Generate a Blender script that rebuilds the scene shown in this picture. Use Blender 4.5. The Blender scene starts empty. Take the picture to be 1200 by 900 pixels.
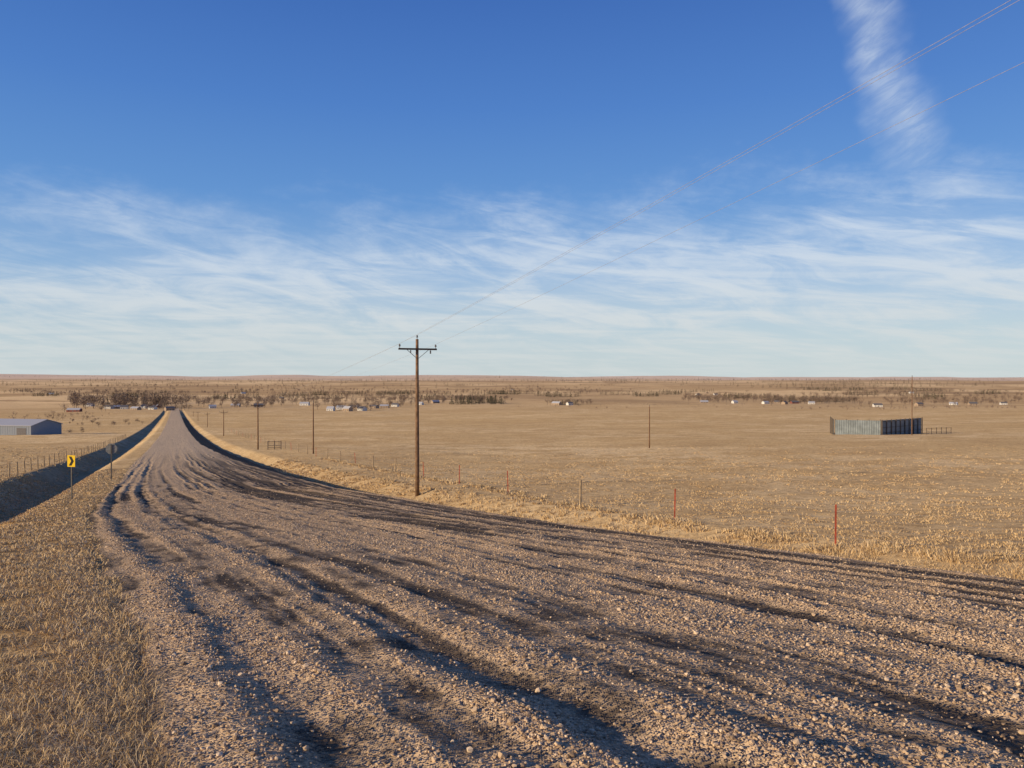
import bpy, math, random
import numpy as np
from mathutils import Vector, Matrix
random.seed(7); rng=np.random.default_rng(11)
scene=bpy.context.scene
# ------------------------------------------------------------------ frame of the place
CA,SA=0.9157,0.4020            # road runs 23.7 deg left of +Y
def cs(x,y): return x*CA+y*SA, -x*SA+y*CA
def xy(c,s): return c*CA-s*SA, c*SA+s*CA
# ------------------------------------------------------------------ noise
def _h(ix,iy,seed):
    n=(ix.astype(np.int64)*374761393+iy.astype(np.int64)*668265263+seed*1274126177)&0xFFFFFFFF
    n=((n^(n>>13))*1274126177)&0xFFFFFFFF
    n=n^(n>>16)
    return (n&0xFFFF)/32767.5-1.0
def vn(x,y,seed=0):
    x=np.asarray(x,float); y=np.asarray(y,float); x,y=np.broadcast_arrays(x,y)
    ix=np.floor(x);iy=np.floor(y);fx=x-ix;fy=y-iy
    fx=fx*fx*fx*(fx*(fx*6-15)+10);fy=fy*fy*fy*(fy*(fy*6-15)+10)
    a=_h(ix,iy,seed);b=_h(ix+1,iy,seed);c=_h(ix,iy+1,seed);d=_h(ix+1,iy+1,seed)
    return (a*(1-fx)+b*fx)*(1-fy)+(c*(1-fx)+d*fx)*fy
def sst(a,b,x):
    t=np.clip((np.asarray(x,float)-a)/(b-a),0,1); return t*t*(3-2*t)
# ------------------------------------------------------------------ terrain
TQ=np.array([-4000,-400,-60,-20,0,8,16,27,50,100,200,400,600,1000,1500,2500,4000,8000,15000,40000,90000],float)
TZ=np.array([6,6,2.2,0.5,-1.6,-2.55,-3.6,-4.95,-7.1,-10.8,-16.5,-25,-31.5,-42,-47,-51,-50,-46,-38,-30,-30],float)
_tan=np.gradient(TZ,TQ)
def P(q):
    q=np.clip(q,TQ[0],TQ[-1]-1); i=np.clip(np.searchsorted(TQ,q,side='right')-1,0,len(TQ)-2)
    h=TQ[i+1]-TQ[i]; t=(q-TQ[i])/h
    d=(TZ[i+1]-TZ[i])/h
    m0=_tan[i];m1=_tan[i+1]
    lim=3*np.abs(d); m0=np.clip(m0,-lim,lim); m1=np.clip(m1,-lim,lim)
    return (2*t**3-3*t**2+1)*TZ[i]+(t**3-2*t**2+t)*h*m0+(-2*t**3+3*t**2)*TZ[i+1]+(t**3-t**2)*h*m1
def CL(s):
    b=np.interp(s,[-60,-10,4,11,33,66,110,400],[3.0,1.0,-0.15,-0.9,-3.3,-4.1,-4.9,-4.8])
    return b+0.12*vn(s*0.5,3.3,5)+0.06*vn(s*2.1,1.3,6)
def CR(s):
    b=np.interp(s,[-60,10,19,36,50,88,190,400],[18,16.6,16.6,13.6,10.4,8.2,5.6,5.2])
    return b+0.22*vn(s*0.3,9.3,7)+0.1*vn(s*1.5,1.3,8)
def bankw(s): return np.interp(s,[-20,14,28,50,110,400],[0.8,1.2,2.2,3.4,4.0,3.4])
def base(x,y):
    q=(y-0.2*x)/1.088
    c,s=cs(x,y)
    z=P(q)
    cl,cr=CL(s),CR(s)
    near=1-sst(900,1300,s)
    m1=np.minimum(np.clip(c-3.0,0,None),np.maximum(cr-3.0,0))
    m2=np.minimum(np.clip(c-8.0,0,None),np.maximum(cr-8.0,0))
    z=z-(0.03*m1+0.085*m2)*near
    # right bank
    dr=c-cr
    drp=np.clip(dr,0,None); bw=bankw(s)
    slope=np.interp(s,[0,50,90,400],[0.26,0.26,0.30,0.28])
    z=z-slope*near*np.minimum(drp,bw)+0.75*slope*bw*near*sst(bw+0.3,bw+3.2,dr)
    # left bank, ditch and back slope
    dl=(cl-1.9)-c
    dd=np.interp(s,[-20,8,30,120,500],[1.0,1.5,1.9,1.4,0.9])*near
    z=z-dd*sst(0,3.4,dl)+0.90*dd*sst(4.2,7.4,dl)
    out=sst(5,32,dr)+sst(8,30,dl)
    z=z+out*(0.10*vn(x/6,y/6,1)+0.45*vn(x/45,y/45,2)+1.2*sst(60,400,np.abs(dr)+0*s)*vn(x/160,y/160,3))
    rr=np.hypot(x,y)
    z=z+sst(500,2500,rr)*4.0*vn(x/700,y/700,4)+sst(2500,9000,rr)*(24*vn(x/3800,y/3800,5)+12*vn(x/1500,y/1500,9))
    z=z+sst(14000,28000,rr)*(25+85*vn(x/7000,y/9000,12)+34*vn(x/2600,y/5000,13)+90*np.exp(-((x+5500)/5200)**2))
    z=z+0.03*vn(x*1.3,y*1.3,8)*(sst(0,1.5,dr)+sst(-1.9,-0.5,dl))
    return z
def gz(x,y): return float(base(np.array([x],float),np.array([y],float))[0])
def mesh_np(name,V,quads=None,tris=None,smooth=True,mats=(),attrs=None):
    me=bpy.data.meshes.new(name)
    nq=0 if quads is None else len(quads); nt=0 if tris is None else len(tris)
    me.vertices.add(len(V)); me.vertices.foreach_set('co',np.ascontiguousarray(V,dtype=np.float32).ravel())
    li=[]; ls=[]; 
    if nq: li.append(np.asarray(quads).ravel()); ls.append(np.arange(nq)*4)
    if nt: li.append(np.asarray(tris).ravel()); ls.append(nq*4+np.arange(nt)*3)
    li=np.concatenate(li).astype(np.int32); ls=np.concatenate(ls).astype(np.int32)
    me.loops.add(len(li)); me.loops.foreach_set('vertex_index',li)
    me.polygons.add(nq+nt); me.polygons.foreach_set('loop_start',ls)
    me.update(calc_edges=True)
    if attrs:
        for k,a in attrs.items():
            at=me.attributes.new(k,'FLOAT','POINT'); at.data.foreach_set('value',np.asarray(a,dtype=np.float32))
    me.polygons.foreach_set('use_smooth',np.full(nq+nt,smooth))
    me.validate()
    for m in mats: me.materials.append(m)
    ob=bpy.data.objects.new(name,me); scene.collection.objects.link(ob); return ob
def grid_quads(nr,nc):
    i=np.arange(nr-1)[:,None]*nc+np.arange(nc-1)[None,:]
    return np.stack([i,i+1,i+nc+1,i+nc],-1).reshape(-1,4)
# ------------------------------------------------------------------ materials
class NT:
    def __init__(s,nt): s.nt=nt
    def n(s,t,**k):
        nd=s.nt.nodes.new(t)
        for a,b in k.items():
            if a.startswith('i_'):
                key=a[2:]; key=int(key) if key.isdigit() else key.replace('_',' ')
                s.set(nd,key,b)
            else: setattr(nd,a,b)
        return nd
    def set(s,nd,key,v):
        if isinstance(v,bpy.types.NodeSocket): s.nt.links.new(v,nd.inputs[key])
        else: nd.inputs[key].default_value=v
    def m(s,op,a,b=None,c=None,clamp=False):
        nd=s.nt.nodes.new('ShaderNodeMath'); nd.operation=op; nd.use_clamp=clamp
        for i,v in enumerate((a,b,c)):
            if v is not None: s.set(nd,i,v)
        return nd.outputs[0]
    def mix(s,f,a,b,bt='MIX'):
        nd=s.nt.nodes.new('ShaderNodeMix'); nd.data_type='RGBA'; nd.blend_type=bt
        s.set(nd,0,f)
        for i,v in ((6,a),(7,b)):
            if not isinstance(v,bpy.types.NodeSocket) and len(v)==3: v=(*v,1)
            s.set(nd,i,v)
        return nd.outputs[2]
    def mr(s,v,a,b,c=0.0,d=1.0,st=True):
        nd=s.nt.nodes.new('ShaderNodeMapRange'); nd.interpolation_type='SMOOTHSTEP' if st else 'LINEAR'
        s.set(nd,0,v)
        for i,k in enumerate((a,b,c,d)): s.set(nd,i+1,k)
        return nd.outputs[0]
    def noise(s,vec,scale,detail=4,rough=0.6,dist=0.0,out=0):
        nd=s.nt.nodes.new('ShaderNodeTexNoise')
        if vec is not None: s.set(nd,'Vector',vec)
        s.set(nd,'Scale',scale); s.set(nd,'Detail',detail); s.set(nd,'Roughness',rough); s.set(nd,'Distortion',dist)
        return nd.outputs[out]
    def rough_normal(s,vec,k,nrm=None,lean=None,leanf=None):
        """normal roughened by a vector field (upright stems / pebble facets); lean = constant tilt toward the sun, brightens the surface"""
        a=s.n('ShaderNodeVectorMath',operation='SUBTRACT'); s.set(a,0,vec); a.inputs[1].default_value=(0.5,0.5,0.5)
        b=s.n('ShaderNodeVectorMath',operation='MULTIPLY'); s.set(b,0,a.outputs[0]); b.inputs[1].default_value=(k,k,0)
        if nrm is None: nrm=s.n('ShaderNodeNewGeometry').outputs['Normal']
        c=s.n('ShaderNodeVectorMath',operation='ADD'); s.set(c,0,b.outputs[0]); s.set(c,1,nrm)
        if lean:
            l=s.n('ShaderNodeVectorMath',operation='SCALE'); l.inputs[0].default_value=lean; s.set(l,'Scale',leanf)
            e=s.n('ShaderNodeVectorMath',operation='ADD'); s.set(e,0,c.outputs[0]); s.set(e,1,l.outputs[0]); c=e
        d=s.n('ShaderNodeVectorMath',operation='NORMALIZE'); s.set(d,0,c.outputs[0]); return d.outputs[0]
def mat(name,col=None,rough=0.9,spec=0.1,metal=0.0,var=0.25,vs=6.0,bump=0.0,bs=20.):
    m=bpy.data.materials.new(name); m.use_nodes=True
    t=NT(m.node_tree); b=m.node_tree.nodes['Principled BSDF']
    b.inputs['Roughness'].default_value=rough; b.inputs['Specular IOR Level'].default_value=spec; b.inputs['Metallic'].default_value=metal
    if col is not None:
        tc=t.n('ShaderNodeTexCoord').outputs['Object']
        f=t.noise(tc,vs,4,0.65)
        f=t.mr(f,0.3,0.7)
        c=t.mix(f,tuple(k*(1-var) for k in col),tuple(min(1,k*(1+var)) for k in col))
        t.set(b,'Base Color',c)
        if bump:
            bn=t.n('ShaderNodeBump',i_Strength=bump,i_Distance=0.02); t.set(bn,'Height',t.noise(tc,bs,4,0.6)); t.set(b,'Normal',bn.outputs[0])
    return m,t,b
# ground
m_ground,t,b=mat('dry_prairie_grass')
b.inputs['Specular IOR Level'].default_value=0.0
pos=t.n('ShaderNodeNewGeometry').outputs['Position']
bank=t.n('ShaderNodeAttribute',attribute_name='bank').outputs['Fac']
verge=t.n('ShaderNodeAttribute',attribute_name='verge').outputs['Fac']
n1=t.noise(pos,0.012,3,0.6); n2=t.noise(pos,0.11,5,0.7); n3=t.noise(pos,1.6,5,0.75); n4=t.noise(pos,14,3,0.7)
c=t.mix(t.mr(n1,0.38,0.62),(0.58,0.425,0.23),(0.72,0.56,0.34))
c=t.mix(t.mr(n2,0.45,0.60),c,(0.52,0.37,0.195))
c=t.mix(t.m('MULTIPLY',t.mr(t.noise(pos,0.035,4,0.65),0.50,0.62),0.45),c,(0.44,0.31,0.17))
c=t.mix(t.m('MULTIPLY',t.mr(t.noise(pos,0.45,5,0.7),0.50,0.66),0.5),c,(0.42,0.29,0.15))
c=t.mix(t.m('MULTIPLY',t.mr(n3,0.46,0.64),0.75),c,(0.26,0.175,0.095))
c=t.mix(t.m('MULTIPLY',t.mr(n4,0.5,0.7),0.4),c,(0.72,0.58,0.37))
ln=t.n('ShaderNodeVectorMath',operation='LENGTH'); t.set(ln,0,pos); dist=ln.outputs['Value']
vo=t.n('ShaderNodeTexVoronoi',i_Scale=0.0011); t.set(vo,'Vector',pos)
sep=t.n('ShaderNodeSeparateColor'); t.set(sep,0,vo.outputs['Color'])
fc=t.mix(t.mr(sep.outputs[0],0.1,0.9),(0.40,0.28,0.17),(0.70,0.53,0.33))
fc=t.mix(t.mr(t.noise(pos,0.004,5,0.7),0.5,0.62),fc,(0.30,0.205,0.13))
fc=t.mix(t.mr(t.noise(pos,0.0009,4,0.6),0.52,0.6),fc,(0.25,0.175,0.12))
c=t.mix(t.mr(dist,500,1800),c,t.mix(0.65,c,fc))
c=t.mix(t.m('MULTIPLY',t.mr(dist,2500,26000),0.8),c,(0.60,0.50,0.45))  # pinkish far tint, distance haze put into the ground colour
c=t.mix(t.m('MULTIPLY',verge,0.75),c,t.mix(t.mr(n4,0.35,0.65),(0.20,0.12,0.055),(0.50,0.33,0.15)))
bank_shade=t.mix(t.mr(n4,0.35,0.65),(0.15,0.10,0.065),(0.30,0.21,0.13))  # dark strip on the right bank: shade put into the colour
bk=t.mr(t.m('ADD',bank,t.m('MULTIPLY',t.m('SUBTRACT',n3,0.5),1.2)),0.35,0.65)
c=t.mix(bk,c,bank_shade)
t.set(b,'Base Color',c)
h=t.m('ADD',t.m('MULTIPLY',n3,0.5),t.m('MULTIPLY',n2,1.2))
bn=t.n('ShaderNodeBump',i_Strength=0.65,i_Distance=0.5); t.set(bn,'Height',h)
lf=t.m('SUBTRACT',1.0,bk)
t.set(b,'Normal',t.rough_normal(t.noise(pos,22,2,0.8,out=1),3.5,bn.outputs[0],(-0.34,-0.24,0),lf))  # sunward tilt of the normals brightens the grass, none on the bank
# road
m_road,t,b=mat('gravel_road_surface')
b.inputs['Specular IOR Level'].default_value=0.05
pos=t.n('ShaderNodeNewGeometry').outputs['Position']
tone=t.n('ShaderNodeAttribute',attribute_name='tone').outputs['Fac']
v1=t.n('ShaderNodeTexVoronoi',i_Scale=70.0); t.set(v1,'Vector',pos)
sp=t.n('ShaderNodeSeparateColor'); t.set(sp,0,v1.outputs['Color'])
nn=t.noise(pos,2.2,4,0.75); nf=t.noise(pos,11,4,0.7)
tt=t.m('ADD',tone,t.m('MULTIPLY',t.m('SUBTRACT',nf,0.5),0.7)); tt=t.m('ADD',tt,t.m('MULTIPLY',t.m('SUBTRACT',nn,0.5),0.55))
c=t.mix(t.mr(tt,0.22,0.74),(0.085,0.066,0.052),(0.64,0.46,0.285))
c=t.mix(t.m('MULTIPLY',sp.outputs[0],t.mr(tt,0.2,0.6,0.12,0.5)),c,(0.70,0.53,0.35))
c=t.mix(t.mr(sp.outputs[1],0.6,1.0,0,0.45),c,(0.12,0.09,0.065))
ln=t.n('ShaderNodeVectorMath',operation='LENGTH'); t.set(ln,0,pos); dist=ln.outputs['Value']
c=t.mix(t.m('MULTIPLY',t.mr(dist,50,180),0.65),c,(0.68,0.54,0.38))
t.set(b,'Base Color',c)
h=t.m('SUBTRACT',1.0,v1.outputs['Distance']); h=t.m('ADD',h,t.m('MULTIPLY',nf,2.0))
bn=t.n('ShaderNodeBump',i_Strength=0.5,i_Distance=0.03); t.set(bn,'Height',h)
t.set(b,'Normal',t.rough_normal(v1.outputs['Color'],2.4,bn.outputs[0],(-0.13,-0.10,0),t.mr(dist,20,120,0.5,1.6)))  # same sunward tilt brightens the road, stronger far off
# stones
m_stone,t,b=mat('loose_gravel_stone')
oi=t.n('ShaderNodeObjectInfo').outputs['Random']
cr=t.n('ShaderNodeValToRGB'); t.set(cr,0,oi); e=cr.color_ramp.elements
e[0].color=(0.20,0.145,0.10,1); e[1].color=(0.76,0.60,0.42,1)
x=cr.color_ramp.elements.new(0.35); x.color=(0.44,0.315,0.20,1)
x=cr.color_ramp.elements.new(0.75); x.color=(0.62,0.46,0.295,1)
t.set(b,'Base Color',cr.outputs[0])
# grass blades
m_grass,t,b=mat('dry_grass_blade',rough=0.8)
rn=t.n('ShaderNodeAttribute',attribute_name='rnd').outputs['Fac']
cr=t.n('ShaderNodeValToRGB'); t.set(cr,0,rn); e=cr.color_ramp.elements
e[0].color=(0.30,0.18,0.085,1); e[1].color=(0.78,0.62,0.39,1)
x=cr.color_ramp.elements.new(0.5); x.color=(0.58,0.41,0.21,1)
t.set(b,'Base Color',cr.outputs[0])
m_wood=mat('weathered_pole_wood',(0.19,0.115,0.07),var=0.35,vs=3,bump=0.4,bs=30)[0]
m_arm=mat('crossarm_wood',(0.075,0.055,0.045),var=0.3)[0]
m_ins=mat('insulator_porcelain',(0.10,0.09,0.09),rough=0.3,spec=0.5)[0]
m_wire=mat('conductor_aluminium',(0.36,0.33,0.32),rough=0.5,spec=0.4)[0]
m_red=mat('post_red_paint',(0.42,0.09,0.05),var=0.3)[0]
m_wpost=mat('fence_post_wood',(0.36,0.27,0.17),var=0.3)[0]
m_steel=mat('galvanised_steel',(0.30,0.31,0.32),rough=0.5,spec=0.4,metal=0.3)[0]
m_dsteel=mat('dark_sign_post',(0.12,0.11,0.10),rough=0.6)[0]
m_sback=mat('sign_back_metal',(0.24,0.24,0.23),rough=0.6,metal=0.2)[0]
m_yel=mat('sign_yellow',(0.75,0.50,0.02),rough=0.5,var=0.05)[0]
m_blk=mat('sign_black',(0.015,0.015,0.015),rough=0.5)[0]
m_panel=mat('galvanised_panel',(0.22,0.255,0.27),rough=0.7,var=0.2,vs=0.6)[0]
m_frame=mat('windbreak_timber',(0.12,0.10,0.085),var=0.3)[0]
m_roofw=mat('pale_metal_roof',(0.45,0.46,0.48),rough=0.6,var=0.1)[0]
m_shed=mat('shed_steel_wall',(0.22,0.25,0.30),rough=0.6,var=0.1)[0]
m_white=mat('white_siding',(0.62,0.61,0.58),var=0.06)[0]
m_tan=mat('tan_siding',(0.35,0.27,0.20),var=0.08)[0]
m_redw=mat('red_siding',(0.22,0.09,0.07),var=0.1)[0]
m_rgrey=mat('grey_shingles',(0.15,0.145,0.15),var=0.2)[0]
m_glass=mat('window_glass',(0.03,0.04,0.05),rough=0.15,spec=0.5)[0]
m_twig=mat('bare_twigs',(0.20,0.15,0.115),var=0.35,vs=0.08)[0]
m_ever=mat('evergreen_foliage',(0.085,0.080,0.055),var=0.4,vs=0.1)[0]
# ------------------------------------------------------------------ ground sheet
def graded(pts):
    o=[pts[0][0]]
    for (a,_),(bb,step) in zip(pts[:-1],pts[1:]):
        n=max(1,int(round((bb-a)/step))); o+=list(np.linspace(a,bb,n+1)[1:])
    return o
def expo(a,bb,f):
    o=[a]
    while o[-1]<bb: o.append(o[-1]*f)
    return o[1:]
ca=graded([(-45,0),(-18,1.0),(24,0.3),(60,1.0)])
ca=[-v for v in expo(45,60000,1.045)][::-1]+ca+expo(60,70000,1.045)
sa=graded([(-40,0),(-4,1.0),(40,0.35),(80,1.0)])
sa=[-v for v in expo(40,5000,1.12)][::-1]+sa+expo(80,60000,1.022)
C,S=np.meshgrid(np.array(ca),np.array(sa)); X,Y=xy(C,S); Z=base(X,Y)
cl,cr_=CL(S),CR(S)
inner=sst(0.25,0.8,C-cl)*sst(0.25,0.8,cr_-C)*(1-(S>1200))
Z=Z-0.35*inner
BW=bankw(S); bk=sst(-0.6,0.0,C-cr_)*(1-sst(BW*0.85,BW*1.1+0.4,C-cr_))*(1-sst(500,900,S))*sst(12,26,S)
vg=sst(-0.6,0.0,cl-C)*(1-sst(6,9,cl-C))*(1-sst(30,70,S))
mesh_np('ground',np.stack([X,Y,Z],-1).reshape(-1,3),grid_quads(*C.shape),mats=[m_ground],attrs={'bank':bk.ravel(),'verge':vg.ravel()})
# ------------------------------------------------------------------ road
def road_detail(c,s):
    cl,cr=CL(s),CR(s); w=(c-cl)/(cr-cl); p=w*16
    p=p+0.40*vn(s*0.04,p*0.15,21)+0.10*vn(s*0.14,p*0.5,22)+0.035*vn(s*0.6,p*1.5,23)
    fd=1-sst(35,130,s); fd2=1-sst(45,200,s)
    right=sst(4.5,8.0,p)
    n1=vn(p*1.05,s*0.025,31); n2=vn(p*2.6,s*0.04,32); n3=vn(p*5.6,s*0.09,33); n5=vn(p*11,s*0.25,46); iso=vn(c*1.7,s*1.1,34); fine=vn(c*7,s*6,35)+0.7*vn(c*16,s*14,36); lum=vn(c*3.2,s*2.0,37)
    n6=vn(p*2.2+7,s*0.5,48); brk=0.80+0.35*vn(c*0.5,s*0.16,47)
    tone=0.52+0.14*n1+0.46*n2*brk+0.42*n3*fd+0.16*n5*fd+0.13*iso*fd+0.16*lum*fd+0.12*n6*fd-0.27*right*sst(5.5,10.5,p)
    tone=tone+(1-right)*(0.10-0.30*n2-0.22*n3*fd)
    h=(0.014*n1+0.038*n2*brk)*(0.28+0.82*right)+(0.030*n3+0.008*n5)*fd*(0.3+0.9*right)+0.008*iso*fd+0.006*fine*fd+0.012*lum*fd+0.011*n6*fd
    for pc,wd,dp,k in ((1.05,0.21,0.060,1),(2.45,0.24,0.078,2),(4.2,0.2,0.022,3),(5.9,0.22,0.045,4),(0.3,0.2,0.03,5)):
        u=p-pc-0.18*vn(s*0.045,k*3.3,40)
        g=np.exp(-(u/wd)**2); sh=np.exp(-((u-0.40)/0.17)**2)+np.exp(-((u+0.40)/0.17)**2)
        on=0.62+0.38*vn(s*0.09,k*5.1,41)
        h=h+on*(-dp*g+0.6*dp*sh)*fd2; tone=tone-0.24*on*g*fd2+0.13*sh*on
    g=np.exp(-((c+2.4)/0.5)**2-((s-44)/3.5)**2); h=h-0.10*g; tone=tone-0.5*g  # small hollow; its shadow is darkened into the tone
    tone=tone*(fd2)+(1-fd2)*(0.74+0.2*n1)
    h=h*(0.10+0.90*fd2)
    return h,np.clip(tone,0,1),w
wv=np.concatenate([[0,0.004],np.linspace(0.01,0.99,440),[0.996,1]])
sr=list(np.arange(-14,0,0.12))+list(np.arange(0,5,0.045))
v=5.0
while v<1200: sr.append(v); v+=max(0.045,0.010*v)
W,S=np.meshgrid(wv,np.array(sr)); cl,cr_=CL(S),CR(S); C=cl+W*(cr_-cl)
X,Y=xy(C,S); hd,tone,_=road_detail(C,S); edge=sst(0,0.02,W)*sst(0,0.02,1-W)
Z=base(X,Y)-0.12+edge*(0.16+hd)
mesh_np('gravel_road',np.stack([X,Y,Z],-1).reshape(-1,3),grid_quads(*C.shape),mats=[m_road],attrs={'tone':tone.ravel()})
def road_z(c,s):
    x,y=xy(c,s); hd,tone,w=road_detail(c,s); e=sst(0,0.02,w)*sst(0,0.02,1-w)
    return x,y,base(x,y)-0.12+e*(0.16+hd),tone,w
# ------------------------------------------------------------------ loose gravel (instanced)
N=700000
s=2.2*(50/2.2)**rng.random(N); cl,cr_=CL(s),CR(s); c=cl-0.35+(cr_-cl+0.7)*rng.random(N)
x,y,z,tone,w=road_z(c,s)
z=np.where((c<cl)|(c>cr_),base(x,y),z)
okv=(rng.random(N)<np.clip((tone-0.46)*2.2,0.04,0.85))&(y>1.6)&(np.abs(x)<0.69*y+0.6)
x,y,z,s=x[okv],y[okv],z[okv],s[okv]
sc=(0.0048+0.00017*s)*np.exp(rng.normal(0,0.48,len(s)))
sc=np.minimum(sc,0.023); z=z+sc*0.35
me=bpy.data.meshes.new('loose_gravel'); me.vertices.add(len(x)); me.vertices.foreach_set('co',np.stack([x,y,z],-1).astype(np.float32).ravel())
at=me.attributes.new('sc','FLOAT','POINT'); at.data.foreach_set('value',sc.astype(np.float32))
me.materials.append(m_stone)
ob=bpy.data.objects.new('loose_gravel',me); scene.collection.objects.link(ob)
ng=bpy.data.node_groups.new('gravel_scatter','GeometryNodeTree')
ng.interface.new_socket('Geometry',in_out='INPUT',socket_type='NodeSocketGeometry'); ng.interface.new_socket('Geometry',in_out='OUTPUT',socket_type='NodeSocketGeometry')
N_=ng.nodes; L=ng.links
gi=N_.new('NodeGroupInput'); go=N_.new('NodeGroupOutput'); ico=N_.new('GeometryNodeMeshIcoSphere'); ico.inputs['Subdivisions'].default_value=1; ico.inputs['Radius'].default_value=1
sp=N_.new('GeometryNodeSetPosition'); nz=N_.new('ShaderNodeTexNoise'); nz.inputs['Scale'].default_value=1.4
vm=N_.new('ShaderNodeVectorMath'); vm.operation='SUBTRACT'; vm.inputs[1].default_value=(0.5,0.5,0.5); vm2=N_.new('ShaderNodeVectorMath'); vm2.operation='SCALE'; vm2.inputs['Scale'].default_value=1.5
L.new(nz.outputs['Color'],vm.inputs[0]); L.new(vm.outputs[0],vm2.inputs[0]); L.new(ico.outputs[0],sp.inputs['Geometry']); L.new(vm2.outputs[0],sp.inputs['Offset'])
sm=N_.new('GeometryNodeSetMaterial'); sm.inputs['Material'].default_value=m_stone; L.new(sp.outputs[0],sm.inputs[0])
ip=N_.new('GeometryNodeInstanceOnPoints'); L.new(gi.outputs[0],ip.inputs['Points']); L.new(sm.outputs[0],ip.inputs['Instance'])
rv=N_.new('FunctionNodeRandomValue'); rv.data_type='FLOAT_VECTOR'; rv.inputs[0].default_value=(-0.5,-0.5,0); rv.inputs[1].default_value=(0.5,0.5,6.28)
L.new(rv.outputs[0],ip.inputs['Rotation'])
na=N_.new('GeometryNodeInputNamedAttribute'); na.data_type='FLOAT'; na.inputs['Name'].default_value='sc'
rv2=N_.new('FunctionNodeRandomValue'); rv2.data_type='FLOAT_VECTOR'; rv2.inputs[0].default_value=(0.7,0.7,0.45); rv2.inputs[1].default_value=(1.4,1.2,0.9); rv2.inputs['Seed'].default_value=5
vs=N_.new('ShaderNodeVectorMath'); vs.operation='SCALE'; L.new(rv2.outputs[0],vs.inputs[0]); L.new(na.outputs[0],vs.inputs['Scale']); L.new(vs.outputs[0],ip.inputs['Scale'])
L.new(ip.outputs[0],go.inputs[0])
md=ob.modifiers.new('scatter','NODES'); md.node_group=ng
# ------------------------------------------------------------------ grass
def blades(name,tx,ty,tz,nb,h0,h1,spread,flat,lo=0.0,hi=1.0):
    n=len(tx); T=np.repeat(np.arange(n),nb); M=len(T)
    d=np.hypot(tx,ty)[T]
    a=rng.random(M)*2*np.pi; r=spread*np.sqrt(rng.random(M))*(1+d*0.01)
    bx=tx[T]+r*np.cos(a); by=ty[T]+r*np.sin(a); bz=tz[T]-0.015
    tr=rng.random(n)
    h=(h0+(h1-h0)*rng.random(M))*(0.6+0.8*tr[T])
    la=a+rng.normal(0,0.9,M); lean=h*np.abs(rng.normal(flat,0.35,M))
    lx,ly=np.cos(la)*lean,np.sin(la)*lean
    wa=rng.random(M)*np.pi; wd=np.maximum(0.0022,d*0.00042)*(0.7+0.6*rng.random(M)); wx,wy=np.cos(wa)*wd,np.sin(wa)*wd
    V=np.zeros((M,5,3))
    V[:,0]=np.stack([bx-wx,by-wy,bz],-1); V[:,1]=np.stack([bx+wx,by+wy,bz],-1)
    hx=h*0.6
    V[:,2]=np.stack([bx+lx*0.4+wx*0.8,by+ly*0.4+wy*0.8,bz+hx],-1); V[:,3]=np.stack([bx+lx*0.4-wx*0.8,by+ly*0.4-wy*0.8,bz+hx],-1)
    V[:,4]=np.stack([bx+lx,by+ly,bz+h*np.maximum(0.35,1-0.35*np.abs(lean/h))],-1)
    o=np.arange(M)*5
    q=np.stack([o,o+1,o+2,o+3],-1); t3=np.stack([o+3,o+2,o+4],-1)
    rn=lo+(hi-lo)*np.clip(0.5*tr[T]+0.5*rng.random(M),0,1)
    return mesh_np(name,V.reshape(-1,3),q,t3,smooth=False,mats=[m_grass],attrs={'rnd':np.repeat(rn,5)})
# left verge
n=42000
s=1.6*(90/1.6)**rng.random(n); cl=CL(s)
c=cl+0.30-np.abs(rng.random(n))**0.9*(np.minimum(2.2+s*0.25,12))
x,y=xy(c,s); k=(y>0.8)&(x>-0.72*y-0.8)&(vn(x*1.6,y*1.6,55)+0.5*vn(x*5,y*5,58)+0.2*rng.normal(0,1,n)>-0.65)
x,y=x[k],y[k]; blades('verge_grass',x,y,base(x,y),12,0.015,0.10,0.08,1.05,0.05,0.95)
# field on the right
n=52000
r=13*(170/13)**rng.random(n); a=np.radians(-34+rng.random(n)*72); x,y=np.sin(a)*r,np.cos(a)*r
c,s=cs(x,y); k=(c>CR(s)+bankw(s)*1.0)&(vn(x*0.5,y*0.5,56)+0.8*vn(x*1.6,y*1.6,57)+0.35*rng.normal(0,1,n)>-0.1)&(rng.random(n)<1-sst(70,170,r))
x,y=x[k],y[k]; blades('field_grass',x,y,base(x,y),7,0.03,0.12,0.15,0.85,0.05,0.9)
# rough weeds along right road edge and fence line
n=4800
s=4+rng.random(n)**1.3*110; c=np.where(rng.random(n)<0.6,CR(s)+bankw(s)*0.95+3.5*rng.random(n)**1.5,19.9+rng.normal(0,0.35,n))
x,y=xy(c,s); k=(y>2)&(vn(x*0.8,y*0.8,59)>-0.3); x,y=x[k],y[k]; blades('roadside_weeds',x,y,base(x,y),12,0.05,0.24,0.14,0.8)
# left field
n=9000
s=14*(200/14)**rng.random(n); c=CL(s)-6-rng.random(n)**1.5*60
x,y=xy(c,s); blades('field_grass',x,y,base(x,y),6,0.04,0.14,0.12,0.8,0.1,0.9)
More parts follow.
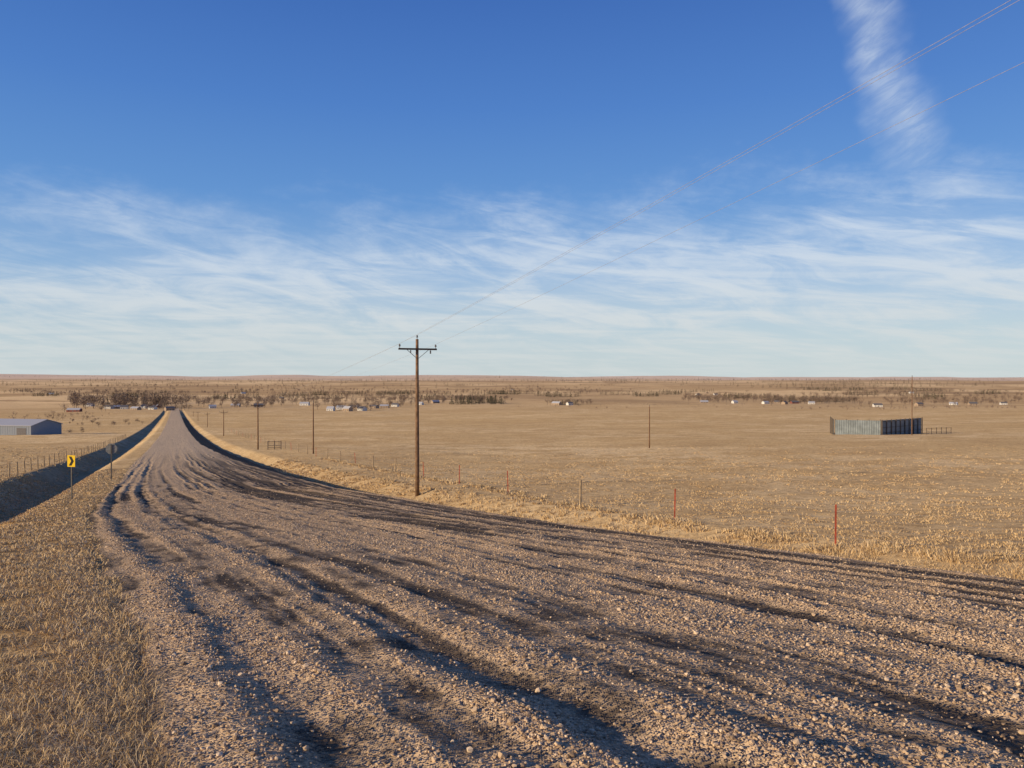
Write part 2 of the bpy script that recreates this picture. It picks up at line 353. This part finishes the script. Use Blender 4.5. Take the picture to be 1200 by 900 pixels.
# ------------------------------------------------------------------ object helpers
def empty(name,loc,rz=0):
    e=bpy.data.objects.new(name,None); e.location=loc; e.rotation_euler=(0,0,rz); scene.collection.objects.link(e); return e
def part(parent,name,V,F,m,smooth=False):
    me=bpy.data.meshes.new(name); me.from_pydata([tuple(v) for v in V],[],F); me.update()
    if smooth: me.polygons.foreach_set('use_smooth',[True]*len(F))
    me.materials.append(m); o=bpy.data.objects.new(name,me); scene.collection.objects.link(o)
    if parent: o.parent=parent
    return o
BF=[(0,3,2,1),(4,5,6,7),(0,1,5,4),(1,2,6,5),(2,3,7,6),(3,0,4,7)]
def boxg(x0,x1,y0,y1,z0,z1): return [(x0,y0,z0),(x1,y0,z0),(x1,y1,z0),(x0,y1,z0),(x0,y0,z1),(x1,y0,z1),(x1,y1,z1),(x0,y1,z1)]
def boxes(parent,name,L,m):
    V=[];F=[]
    for bx in L:
        o=len(V); V+=boxg(*bx); F+=[tuple(i+o for i in f) for f in BF]
    return part(parent,name,V,F,m)
def lathe(prof,n=12,cx=0,cy=0,z0=0):
    V=[];F=[]
    for r,z in prof:
        for i in range(n):
            a=2*math.pi*i/n; V.append((cx+r*math.cos(a),cy+r*math.sin(a),z0+z))
    for k in range(len(prof)-1):
        for i in range(n):
            j=(i+1)%n; F.append((k*n+i,k*n+j,(k+1)*n+j,(k+1)*n+i))
    F.append(tuple(range(n))[::-1]); F.append(tuple((len(prof)-1)*n+i for i in range(n)))
    return V,F
def tubeV(a,b_,r,n=6):
    a=Vector(a);b_=Vector(b_);d=(b_-a).normalized(); u=d.orthogonal().normalized(); w=d.cross(u)
    V=[];F=[]
    for p in (a,b_):
        for i in range(n):
            t=2*math.pi*i/n; V.append(tuple(p+u*r*math.cos(t)+w*r*math.sin(t)))
    for i in range(n): j=(i+1)%n; F.append((i,j,n+j,n+i))
    F+= [tuple(range(n))[::-1],tuple(range(n,2*n))]
    return V,F
def merge(L):
    V=[];F=[]
    for v,f in L:
        o=len(V); V+=v; F+=[tuple(i+o for i in q) for q in f]
    return V,F
AN=math.atan2(SA,CA)   # across-road direction
def insul(cx,z0): return lathe([(0.018,0),(0.018,0.10),(0.07,0.11),(0.075,0.16),(0.045,0.17),(0.06,0.20),(0.05,0.25),(0.02,0.27)],8,cx,0,z0)
def utility_pole(x,y,h,arm=True,rad=0.15,lean=0.0):
    z=gz(x,y)-0.1; e=empty('utility_pole',(x,y,z),AN); e.rotation_euler=(0,lean,AN); H=h+0.1
    V,F=lathe([(rad,0),(rad*0.93,H*0.25),(rad*0.8,H*0.6),(rad*0.66,H-0.02),(rad*0.5,H)],14); part(e,'pole_shaft',V,F,m_wood,True)
    if arm:
        za=H-0.75; r=rad*0.75
        boxes(e,'crossarm',[(-1.35,1.35,-r-0.10,-r-0.003,za,za+0.12)],m_arm)
        part(e,'arm_braces',*merge([tubeV((-0.75,-r-0.05,za),(0,-r-0.02,za-0.62),0.018),tubeV((0.75,-r-0.05,za),(0,-r-0.02,za-0.62),0.018)]),m_arm)
        y0=-r-0.05
        V,F=merge([insul(-1.27,za+0.12),insul(1.27,za+0.12)]); V=[(a,b2+y0,c2) for a,b2,c2 in V]
        part(e,'insulators',V,F,m_ins,True)
        V,F=merge([insul(0,H)]); part(e,'top_insulator',V,F,m_ins,True)
        V,F=merge([tubeV((0.9,-r-0.05,za-0.02),(0.9,-r-0.05,za-0.25),0.05,8),tubeV((-0.5,-r-0.05,za-0.02),(-0.5,-r-0.05,za-0.2),0.04,8)]); part(e,'cutouts',V,F,m_ins)
    else:
        part(e,'top_insulator',*insul(0,H),m_ins,True)
    return [Vector((x,y,z+H-0.75+0.12+0.27))+Vector((CA,SA,0))*o for o in (-1.27,1.27)]+[Vector((x,y,z+H+0.27))] if arm else None
lines=[]
def topole(rat,y,vtop,**k):
    x=rat*y; return utility_pole(x,y,(443-vtop)/900*y-gz(x,y)-0.2,**k)
for yy,rat,vt in ((52.5,-0.1235,394),(152,-0.331,470),(259,-0.3756,480),(388,-0.3967,483),(520,-0.409,482),(680,-0.415,482)):
    lines.append(topole(rat,yy,vt))
back=utility_pole(36,-46,14.3); lines.insert(0,back)
for rat,yy,vt in ((-0.2589,128,471),(0.179,140,475),(0.521,200,440)):
    topole(rat,yy,vt,arm=False,rad=0.13)
cu=bpy.data.curves.new('power_line','CURVE'); cu.dimensions='3D'; cu.bevel_depth=0.0045; cu.bevel_resolution=1
for A,B in zip(lines[:-1],lines[1:]):
    for a,b_ in zip(A,B):
        sp_=cu.splines.new('POLY'); n=40; sp_.points.add(n)
        for i in range(n+1):
            t_=i/n; p=a.lerp(b_,t_); p.z-=0.5*4*t_*(1-t_); sp_.points[i].co=(*p,1)
cu.materials.append(m_wire); o=bpy.data.objects.new('power_line',cu); scene.collection.objects.link(o)
# fences
def fence(c0,svals,hts,mats_,wr=0.0035):
    e=empty('wire_fence',(0,0,0)); pts=[]
    for i,(s_,h_,mm) in enumerate(zip(svals,hts,mats_)):
        x,y=xy(c0+random.uniform(-.1,.1),s_); z=gz(x,y); lx,ly=random.gauss(0,.03),random.gauss(0,.03)
        if mm is m_wpost:
            V,F=lathe([(0.065,-0.1),(0.06,h_*0.6),(0.055,h_-0.02),(0.03,h_)],8)
        else:
            V,F=merge([(boxg(-0.030,0.030,-0.004,0.004,-0.1,h_),BF),(boxg(-0.004,0.004,0.0045,0.040,-0.1,h_),BF)])
        V=[(x+a+lx*c2,y+b2+ly*c2,z+c2) for a,b2,c2 in V]
        part(e,'post_%d'%i,V,F,mm); pts.append((x,y,z,lx,ly))
    L_=[]
    for p,q in zip(pts[:-1],pts[1:]):
        for hh in (0.35,0.65,0.95,1.2):
            L_.append(tubeV((p[0]+p[3]*hh,p[1]+p[4]*hh,p[2]+hh),(q[0]+q[3]*hh,q[1]+q[4]*hh,q[2]+hh),wr,3))
    part(e,'barbed_wires',*merge(L_),m_steel)
sv=[-9,0,9.6,19,28,36.5,46,55.7]+[65+9.3*i for i in range(30)]
mm=[m_red,m_red,m_red,m_red,m_red,m_wpost,m_red,m_red]+[m_wpost if i%3 else m_red for i in range(30)]
fence(20.0,sv,[1.42+0.06*random.random() for _ in sv],mm)
sv=[20+4.2*i for i in range(60)]
fence(-14.0,sv,[1.25+0.15*random.random() for _ in sv],[m_wpost]*len(sv),0.005)
# signs
def sign_chevron(x,y):
    z=gz(x,y); e=empty('chevron_sign',(x,y,z),math.radians(-14)); 
    boxes(e,'sign_post',[(-0.03,0.03,0.004,0.05,-0.2,2.25)],m_dsteel)
    boxes(e,'sign_plate',[(-0.24,0.24,-0.004,0.002,1.66,2.26)],m_yel)
    V=[(-0.15,-0.008,2.20),(0.02,-0.008,2.20),(0.17,-0.008,1.96),(0.02,-0.008,1.72),(-0.15,-0.008,1.72),(0.0,-0.008,1.96)]
    part(e,'chevron_arrow',V,[(5,0,1,2),(5,2,3,4)][::-1],m_blk)
def sign_stop(x,y):
    z=gz(x,y); e=empty('stop_sign',(x,y,z),math.radians(12))
    boxes(e,'sign_post',[(-0.045,0.045,-0.06,-0.006,-0.2,2.8)],m_dsteel)
    V=[];R=0.46
    for yy in (-0.002,0.004):
        for i in range(8):
            a=math.pi/8+i*math.pi/4; V.append((R*math.cos(a),yy,2.45+R*math.sin(a)))
    F=[tuple(range(8)),tuple(range(8,16))[::-1]]+[(i,i+8,(i+1)%8+8,(i+1)%8) for i in range(8)]
    part(e,'octagon_plate',V,F,m_sback)
sign_chevron(-0.5744*40,40); sign_stop(-0.522*62,62)
# windbreak corral
def windbreak():
    yA=216; xA=0.480*yA; H=4.1
    g0=gz(xA,yA)-0.1
    e=empty('corral_windbreak',(xA,yA,0))
    def wall(p0,p1,nm,front=False):
        p0=Vector(p0);p1=Vector(p1);d=(p1-p0);Ln=d.length;d.normalize();n_=Vector((d.y,-d.x,0))
        V=[];F=[];k=int(Ln/0.3)
        for i in range(k+1):
            p=p0+d*(Ln*i/k)+n_*(0.04 if i%2 else -0.04)
            V+=[(p.x,p.y,g0-.9),(p.x,p.y,g0+H)]
        for i in range(k): F.append((2*i,2*i+2,2*i+3,2*i+1))
        part(e,nm,V,F,m_panel)
        L_=[]; sgn=1 if front else -1; np_=int(Ln/2.6)
        for i in range(np_+1):
            p=p0+d*(Ln*i/np_)+n_*0.22*sgn; L_.append(tubeV((p.x,p.y,g0-0.9),(p.x,p.y,g0+H+0.2),0.14,6))
        for zz in (0.6,H/2,H-0.3):
            a=p0+n_*0.12*sgn; b2=p1+n_*0.12*sgn; L_.append(tubeV((a.x,a.y,g0+zz),(b2.x,b2.y,g0+zz),0.07,4))
        part(e,nm+'_frame',*merge(L_),m_frame)
    wall((-11,4,0),(0,0,0),'left_panels')
    wall((0.4,0.3,0),(19.5,15,0),'right_panels',True)
    wall((-10.8,5.6,0),(-6,19,0),'rear_panels')
windbreak()
def rail_fence(x0,y0,x1,y1,h,name='rail_fence'):
    e=empty(name,(x0,y0,0)); L_=[]; n=max(2,int(math.hypot(x1-x0,y1-y0)/2.5))
    for i in range(n+1):
        a=(x1-x0)*i/n;b2=(y1-y0)*i/n; g=gz(x0+a,y0+b2); L_.append(tubeV((a,b2,g-.2),(a,b2,g+h),0.09,6))
    part(e,'posts',*merge(L_),m_frame)
    g0,g1=gz(x0,y0),gz(x1,y1)
    part(e,'rails',*merge([tubeV((0,0,g0+k),(x1-x0,y1-y0,g1+k),0.05,4) for k in (0.4,0.8,h-0.1)]),m_frame)
rail_fence(0.540*222,222,0.572*229,229,1.9); rail_fence(-0.318*150,150,-0.303*150,151,1.7,'cattle_gate')
def gable(name,x,y,L_,Wd,H,R,rz,mw,mr,door=True,ribs=False,wn=3):
    z=gz(x,y)-0.1; e=empty(name,(x,y,z),rz); a,b2=L_/2,Wd/2
    V=[(-a,-b2,-.5),(a,-b2,-.5),(a,b2,-.5),(-a,b2,-.5),(-a,-b2,H),(a,-b2,H),(a,b2,H),(-a,b2,H),(-a,0,H+R),(a,0,H+R)]
    part(e,'walls',V,[(0,1,5,4),(2,3,7,6),(1,2,6,9,5),(3,0,4,8,7)],mw)
    o=0.35; k=R/b2
    V=[(-a-o,-b2-o,H-o*k+.03),(a+o,-b2-o,H-o*k+.03),(a+o,0,H+R+.03),(-a-o,0,H+R+.03),(-a-o,b2+o,H-o*k+.03),(a+o,b2+o,H-o*k+.03)]
    V2=V+[(p[0],p[1],p[2]+0.15) for p in V]
    part(e,'roof',V2,[(0,3,2,1),(3,4,5,2),(6,7,8,9),(9,8,11,10),(0,1,7,6),(4,10,11,5),(0,6,9,3),(3,9,10,4),(1,2,8,7),(2,5,11,8)],mr)
    if ribs: boxes(e,'wall_ribs',[(-a+i*1.0,-a+i*1.0+0.08,-b2-0.05,-b2-0.003,0,H-.1) for i in range(int(L_))],mw)
    if door: boxes(e,'door',[(-0.5,0.5,-b2-0.06,-b2-0.003,0,2.1)] if not ribs else [(a-6,a-2,-b2-0.09,-b2-0.053,0,H*0.8)],m_rgrey)
    if wn: boxes(e,'windows',[(-a+L_*(i+0.6)/(wn+0.2)-.6,-a+L_*(i+0.6)/(wn+0.2)+.6,-b2-0.05,-b2-0.003,1.0,2.1) for i in range(wn) if abs(-a+L_*(i+0.6)/(wn+0.2))>1.3],m_glass)
gable('metal_shed',-0.672*285,285,44,14,4.0,1.9,math.radians(-12),m_shed,m_roofw,True,True,0)
# village
vill=[(-0.525,1080,0),(-0.515,1100,1),(-0.505,1060,0),(-0.49,1020,1),(-0.478,1100,0),(-0.468,1040,0),(-0.462,1150,2),(-0.446,980,1),(-0.55,1250,0),(-0.39,1100,0),(-0.36,1180,1),(-0.33,1150,1),(-0.236,950,0),(-0.222,1000,0),(-0.214,930,1),(-0.205,1050,1),(-0.195,960,0),(-0.18,1080,1),(-0.166,1120,1),(-0.152,1180,0),
(-0.12,1300,0),(-0.1,1380,1),(0.058,1250,1),(0.075,1240,0),(0.25,1400,1),(0.29,1380,0),(0.33,1320,0),(0.345,1370,1),(0.355,1290,1),(0.368,1350,2),(0.39,1300,0),(0.242,2200,0),(0.265,2300,0),(0.476,1080,0),(0.53,1150,1),(0.575,1250,0),(0.60,1200,1),(0.64,1300,0),(0.52,2500,0),(0.0,3200,0),(-0.3,1800,1),(-0.6,2400,0),(-0.35,2600,0),(-0.57,900,2),(-0.27,1250,0)]
for rt,yy,k in vill:
    L_=random.uniform(8,15); 
    gable('farm_house' if k else 'village_house',rt*yy,yy,L_,random.uniform(6.5,8),random.uniform(2.5,3.5),random.uniform(1.8,2.6),random.uniform(-0.8,0.8),(m_white,m_tan,m_redw)[k],random.choice([m_roofw,m_rgrey,m_rgrey,m_roofw]))
# trees
def trees(name,specs,m,ever=False,dens=130):
    Vs=[];Ts=[];o=0
    for x,y,h in specs:
        z=gz(x,y)-0.2; r=h*random.uniform(0.38,0.55)*(0.6 if ever else 1)
        segs=[((0,0,0),(random.uniform(-.4,.4),0,h*0.75),h*0.022)]
        if not ever:
            for _ in range(7):
                a=random.random()*6.28; zz=h*random.uniform(.22,.5); segs.append(((0,0,zz),(r*.8*math.cos(a),r*.8*math.sin(a),zz+h*random.uniform(.25,.45)),h*0.012))
        for p,q,w_ in segs:
            p=np.array(p);q=np.array(q)
            vv=np.array([p+[w_,0,0],p+[-w_*.5,w_*.87,0],p+[-w_*.5,-w_*.87,0],q])+[x,y,z]
            Vs.append(vv); Ts.append(np.array([[0,1,3],[1,2,3],[2,0,3]])+o); o+=4
        n=int(dens*random.uniform(.7,1.2))
        kc=9; cen=rng.normal(0,1,(kc,3)); cen/=np.linalg.norm(cen,axis=1)[:,None]; cen*=rng.random((kc,1))**.4*0.75
        cc=cen[rng.integers(0,kc,n)]+rng.normal(0,.24,(n,3))
        if ever:
            t_=rng.random(n)**1.3; a=rng.random(n)*6.28; rr=r*(1-t_)*(0.75+.35*rng.random(n)); cc=np.stack([rr*np.cos(a),rr*np.sin(a),h*(.06+.94*t_)],-1); size=h*0.05
        else:
            cc=cc*[r,r,h*0.40]+[0,0,h*0.56]; size=h*0.04
        d1=rng.normal(0,1,(n,3)); d1/=np.linalg.norm(d1,axis=1)[:,None]; d2=rng.normal(0,1,(n,3)); d2/=np.linalg.norm(d2,axis=1)[:,None]
        if not ever: d1[:,2]=np.abs(d1[:,2])+.4; 
        L1=size*(2.6 if not ever else 1.6); L2=size*(0.62 if not ever else 1.2)
        c0=cc+[x,y,z]
        vv=np.stack([c0-d2*L2,c0+d2*L2,c0+d1*L1],1).reshape(-1,3)
        Vs.append(vv); Ts.append(np.arange(3*n).reshape(-1,3)+o); o+=3*n
    mesh_np(name,np.concatenate(Vs),None,np.concatenate(Ts),smooth=False,mats=[m])
def band(r0,r1,y0,y1,n,h0,h1): return [((lambda yy:(random.uniform(r0,r1)*yy,yy))(random.uniform(y0,y1)))+(random.uniform(h0,h1),) for _ in range(n)]
def clumps(r0,r1,y0,y1,k,n,h0,h1,sx=60,sy=25):
    o=[]
    for _ in range(k):
        yy=random.uniform(y0,y1); xx=random.uniform(r0,r1)*yy; f=yy/1500
        for _ in range(random.randint(n//2,n)): o.append((xx+random.gauss(0,sx*f),yy+random.gauss(0,sy*f),random.uniform(h0,h1)))
    return o
def rows(r0,r1,y0,y1,k,n,h0,h1,ln_=0.05):
    o=[]
    for _ in range(k):
        yy=random.uniform(y0,y1); xx=random.uniform(r0,r1)*yy; Lr=yy*random.uniform(.4,1)*ln_; dy=random.uniform(-.3,.3)
        m_=random.randint(n//2,n)
        for i in range(m_): o.append((xx+Lr*i/m_+random.gauss(0,2),yy+dy*Lr*i/m_+random.gauss(0,3),random.uniform(h0,h1)))
    return o
trees('village_trees',band(-.575,-.42,1050,1500,105,12,26)+band(-.46,-.30,1100,1700,75,8,18),m_twig,dens=115)
trees('village_trees',band(-.36,-.20,1250,1700,75,7,15)+band(-.2,-.1,1250,1700,50,6,13),m_twig,dens=110)
trees('yard_trees',[(rt*yy+random.gauss(0,14),yy+random.uniform(8,30),random.uniform(7,13)) for rt,yy,k in vill for _ in range(3)],m_twig,dens=110)
trees('creek_trees',band(-.17,0.0,1350,1700,90,7,15)+band(.05,.11,1260,1320,14,6,10),m_twig,dens=110)
trees('shelterbelt_trees',band(-.08,-.01,1300,1400,55,8,15)+band(.055,.09,1260,1290,14,6,9)+band(.34,.44,1500,1600,45,9,13)+band(-.55,-.45,1200,1350,18,10,15),m_ever,True,80)
trees('farmstead_trees',band(.22,.35,1450,1900,100,8,16)+band(.33,.45,1350,1600,90,9,17)+band(.48,.66,1300,1700,90,7,14),m_twig,dens=110)
trees('creek_trees',clumps(-.66,.66,1900,3200,40,18,8,15)+clumps(-.66,.1,2400,4500,28,18,9,16),m_twig,dens=80)
trees('shelterbelt_trees',rows(-.66,.62,1700,3200,34,34,9,14)+rows(-.66,.0,1500,2600,16,30,8,13),m_ever,True,50)
trees('shelterbelt_trees',clumps(-.66,.66,3500,9000,46,24,13,22,90,14)+clumps(-.66,.66,9000,22000,46,26,22,40,110,12),m_ever,True,40)
trees('creek_brush',band(.0,.34,1000,1300,60,2,4)+band(.36,.66,800,1100,90,2.5,5)+band(-.66,-.52,500,800,50,2,4.5),m_twig,dens=70)
trees('roadside_brush',[(-0.56*280,280,3),(-0.575*300,300,2.5),(-0.6*330,330,3)]+band(-.6,-.48,380,520,20,1.5,3.5),m_twig,dens=150)
# ------------------------------------------------------------------ camera
cam=bpy.data.cameras.new('camera'); cam.sensor_width=36; cam.lens=27; cam.clip_start=0.05; cam.clip_end=200000
co=bpy.data.objects.new('camera',cam); scene.collection.objects.link(co); co.location=(0,0,0); co.rotation_euler=(math.radians(90-0.45),0,0); scene.camera=co
# ------------------------------------------------------------------ sun + sky
EL=math.radians(14); AZ=math.radians(242)    # compass style from +Y clockwise
ts=Vector((math.sin(AZ)*math.cos(EL),math.cos(AZ)*math.cos(EL),math.sin(EL)))
sl=bpy.data.lights.new('sun','SUN'); sl.energy=5; sl.angle=math.radians(0.5); sl.color=(1.0,0.78,0.50)
so=bpy.data.objects.new('sun',sl); scene.collection.objects.link(so); so.rotation_euler=ts.to_track_quat('Z','Y').to_euler(); so.location=(-60,-30,40)
wd=bpy.data.worlds.new('World'); scene.world=wd; wd.use_nodes=True
t=NT(wd.node_tree); bg=wd.node_tree.nodes['Background']; bg.inputs['Strength'].default_value=0.1
sky=t.n('ShaderNodeTexSky'); sky.sky_type='NISHITA'; sky.sun_disc=False; sky.sun_elevation=EL; sky.sun_rotation=AZ; sky.altitude=900; sky.dust_density=0.6; sky.ozone_density=1.5
dr=t.n('ShaderNodeTexCoord').outputs['Generated']; sx=t.n('ShaderNodeSeparateXYZ'); t.set(sx,0,dr); X_,Y_,Z_=sx.outputs
el=t.m('ARCSINE',Z_); az=t.m('ARCTAN2',X_,Y_)
rp=t.n('ShaderNodeValToRGB'); t.set(rp,0,t.m('MULTIPLY',Z_,1.6,clamp=True)); E=rp.color_ramp; E.interpolation='LINEAR'
def s2l(c): return tuple(((k/255+0.055)/1.055)**2.4 for k in c)
stops=[(0.0,(188,208,218)),(0.06*1.6,(172,200,220)),(0.13*1.6,(138,179,224)),(0.22*1.6,(98,152,218)),(0.33*1.6,(76,130,208)),(0.45*1.6,(58,108,190))]
E.elements[0].position=0; E.elements[0].color=(*s2l(stops[0][1]),1); E.elements[1].position=1; E.elements[1].color=(*s2l((38,78,155)),1)
for p,c_ in stops[1:]:
    k=E.elements.new(p); k.color=(*s2l(c_),1)
rc=t.n('ShaderNodeVectorMath',operation='SCALE'); t.set(rc,0,rp.outputs[0]); rc.inputs['Scale'].default_value=10
skyc=t.mix(0.8,sky.outputs[0],rc.outputs[0])
zz=t.m('ADD',t.m('MAXIMUM',Z_,0.0),0.07)
def comb(x,y,z=0.0):
    n=t.n('ShaderNodeCombineXYZ'); t.set(n,0,x); t.set(n,1,y); t.set(n,2,z); return n.outputs[0]
px=t.m('DIVIDE',X_,zz); py=t.m('DIVIDE',Y_,zz)
w1=t.noise(comb(t.m('ADD',t.m('MULTIPLY',px,0.55),t.m('MULTIPLY',py,0.30)),t.m('SUBTRACT',t.m('MULTIPLY',py,1.1),t.m('MULTIPLY',px,0.25))),1.1,7,0.60,0.9)
w2=t.noise(comb(t.m('ADD',t.m('MULTIPLY',az,6.5),t.m('MULTIPLY',el,9)),t.m('ADD',t.m('MULTIPLY',el,24),t.m('MULTIPLY',az,2.2))),1.3,8,0.64,0.9)
edge=t.noise(comb(t.m('MULTIPLY',az,3.2),t.m('MULTIPLY',el,6)),1.4,6,0.65)
eo=t.m('ADD',el,t.m('MULTIPLY',t.m('SUBTRACT',edge,0.5),-0.22))
eo=t.m('ADD',eo,t.mr(az,-0.65,0.1,0.045,0.0))
bandm=t.m('MULTIPLY',t.mr(eo,0.265,0.155),t.mr(el,-0.01,0.09,0.5,1.0))
cm=t.m('MULTIPLY',t.mr(t.m('ADD',t.m('MULTIPLY',w1,0.45),t.m('MULTIPLY',w2,0.6)),0.40,0.64),bandm)
veil=t.m('MULTIPLY',t.mr(eo,0.25,0.08),0.46)
cm=t.m('ADD',t.m('MULTIPLY',cm,0.62),t.m('MULTIPLY',veil,0.68),clamp=True)
axis=t.m('ADD',0.490,t.m('MULTIPLY',t.m('SUBTRACT',el,0.20),-0.26))
da=t.m('SUBTRACT',az,axis); da=t.m('ADD',da,t.m('MULTIPLY',t.m('SUBTRACT',t.noise(comb(t.m('MULTIPLY',az,8.),t.m('MULTIPLY',el,9.)),1.0,4,0.6),0.5),0.09))
sm_=t.m('MULTIPLY',t.mr(t.m('ABSOLUTE',da),0.046,0.0),t.mr(el,0.20,0.29))
st=t.noise(comb(t.m('ADD',t.m('MULTIPLY',az,14),t.m('MULTIPLY',el,10)),t.m('SUBTRACT',t.m('MULTIPLY',el,60),t.m('MULTIPLY',az,34))),1.0,6,0.65,0.5)
sm_=t.m('MULTIPLY',sm_,t.mr(st,0.30,0.75,0.22,0.60))
cm=t.m('MAXIMUM',cm,sm_,clamp=True)
cl_=t.mix(t.mr(el,0.02,0.2),(*[k*10 for k in s2l((214,219,218))],1),(*[k*10 for k in s2l((210,222,236))],1))
fin=t.mix(cm,skyc,cl_)
t.set(bg,'Color',fin)
scene.view_settings.view_transform='Standard'; scene.view_settings.look='None'; scene.view_settings.exposure=0
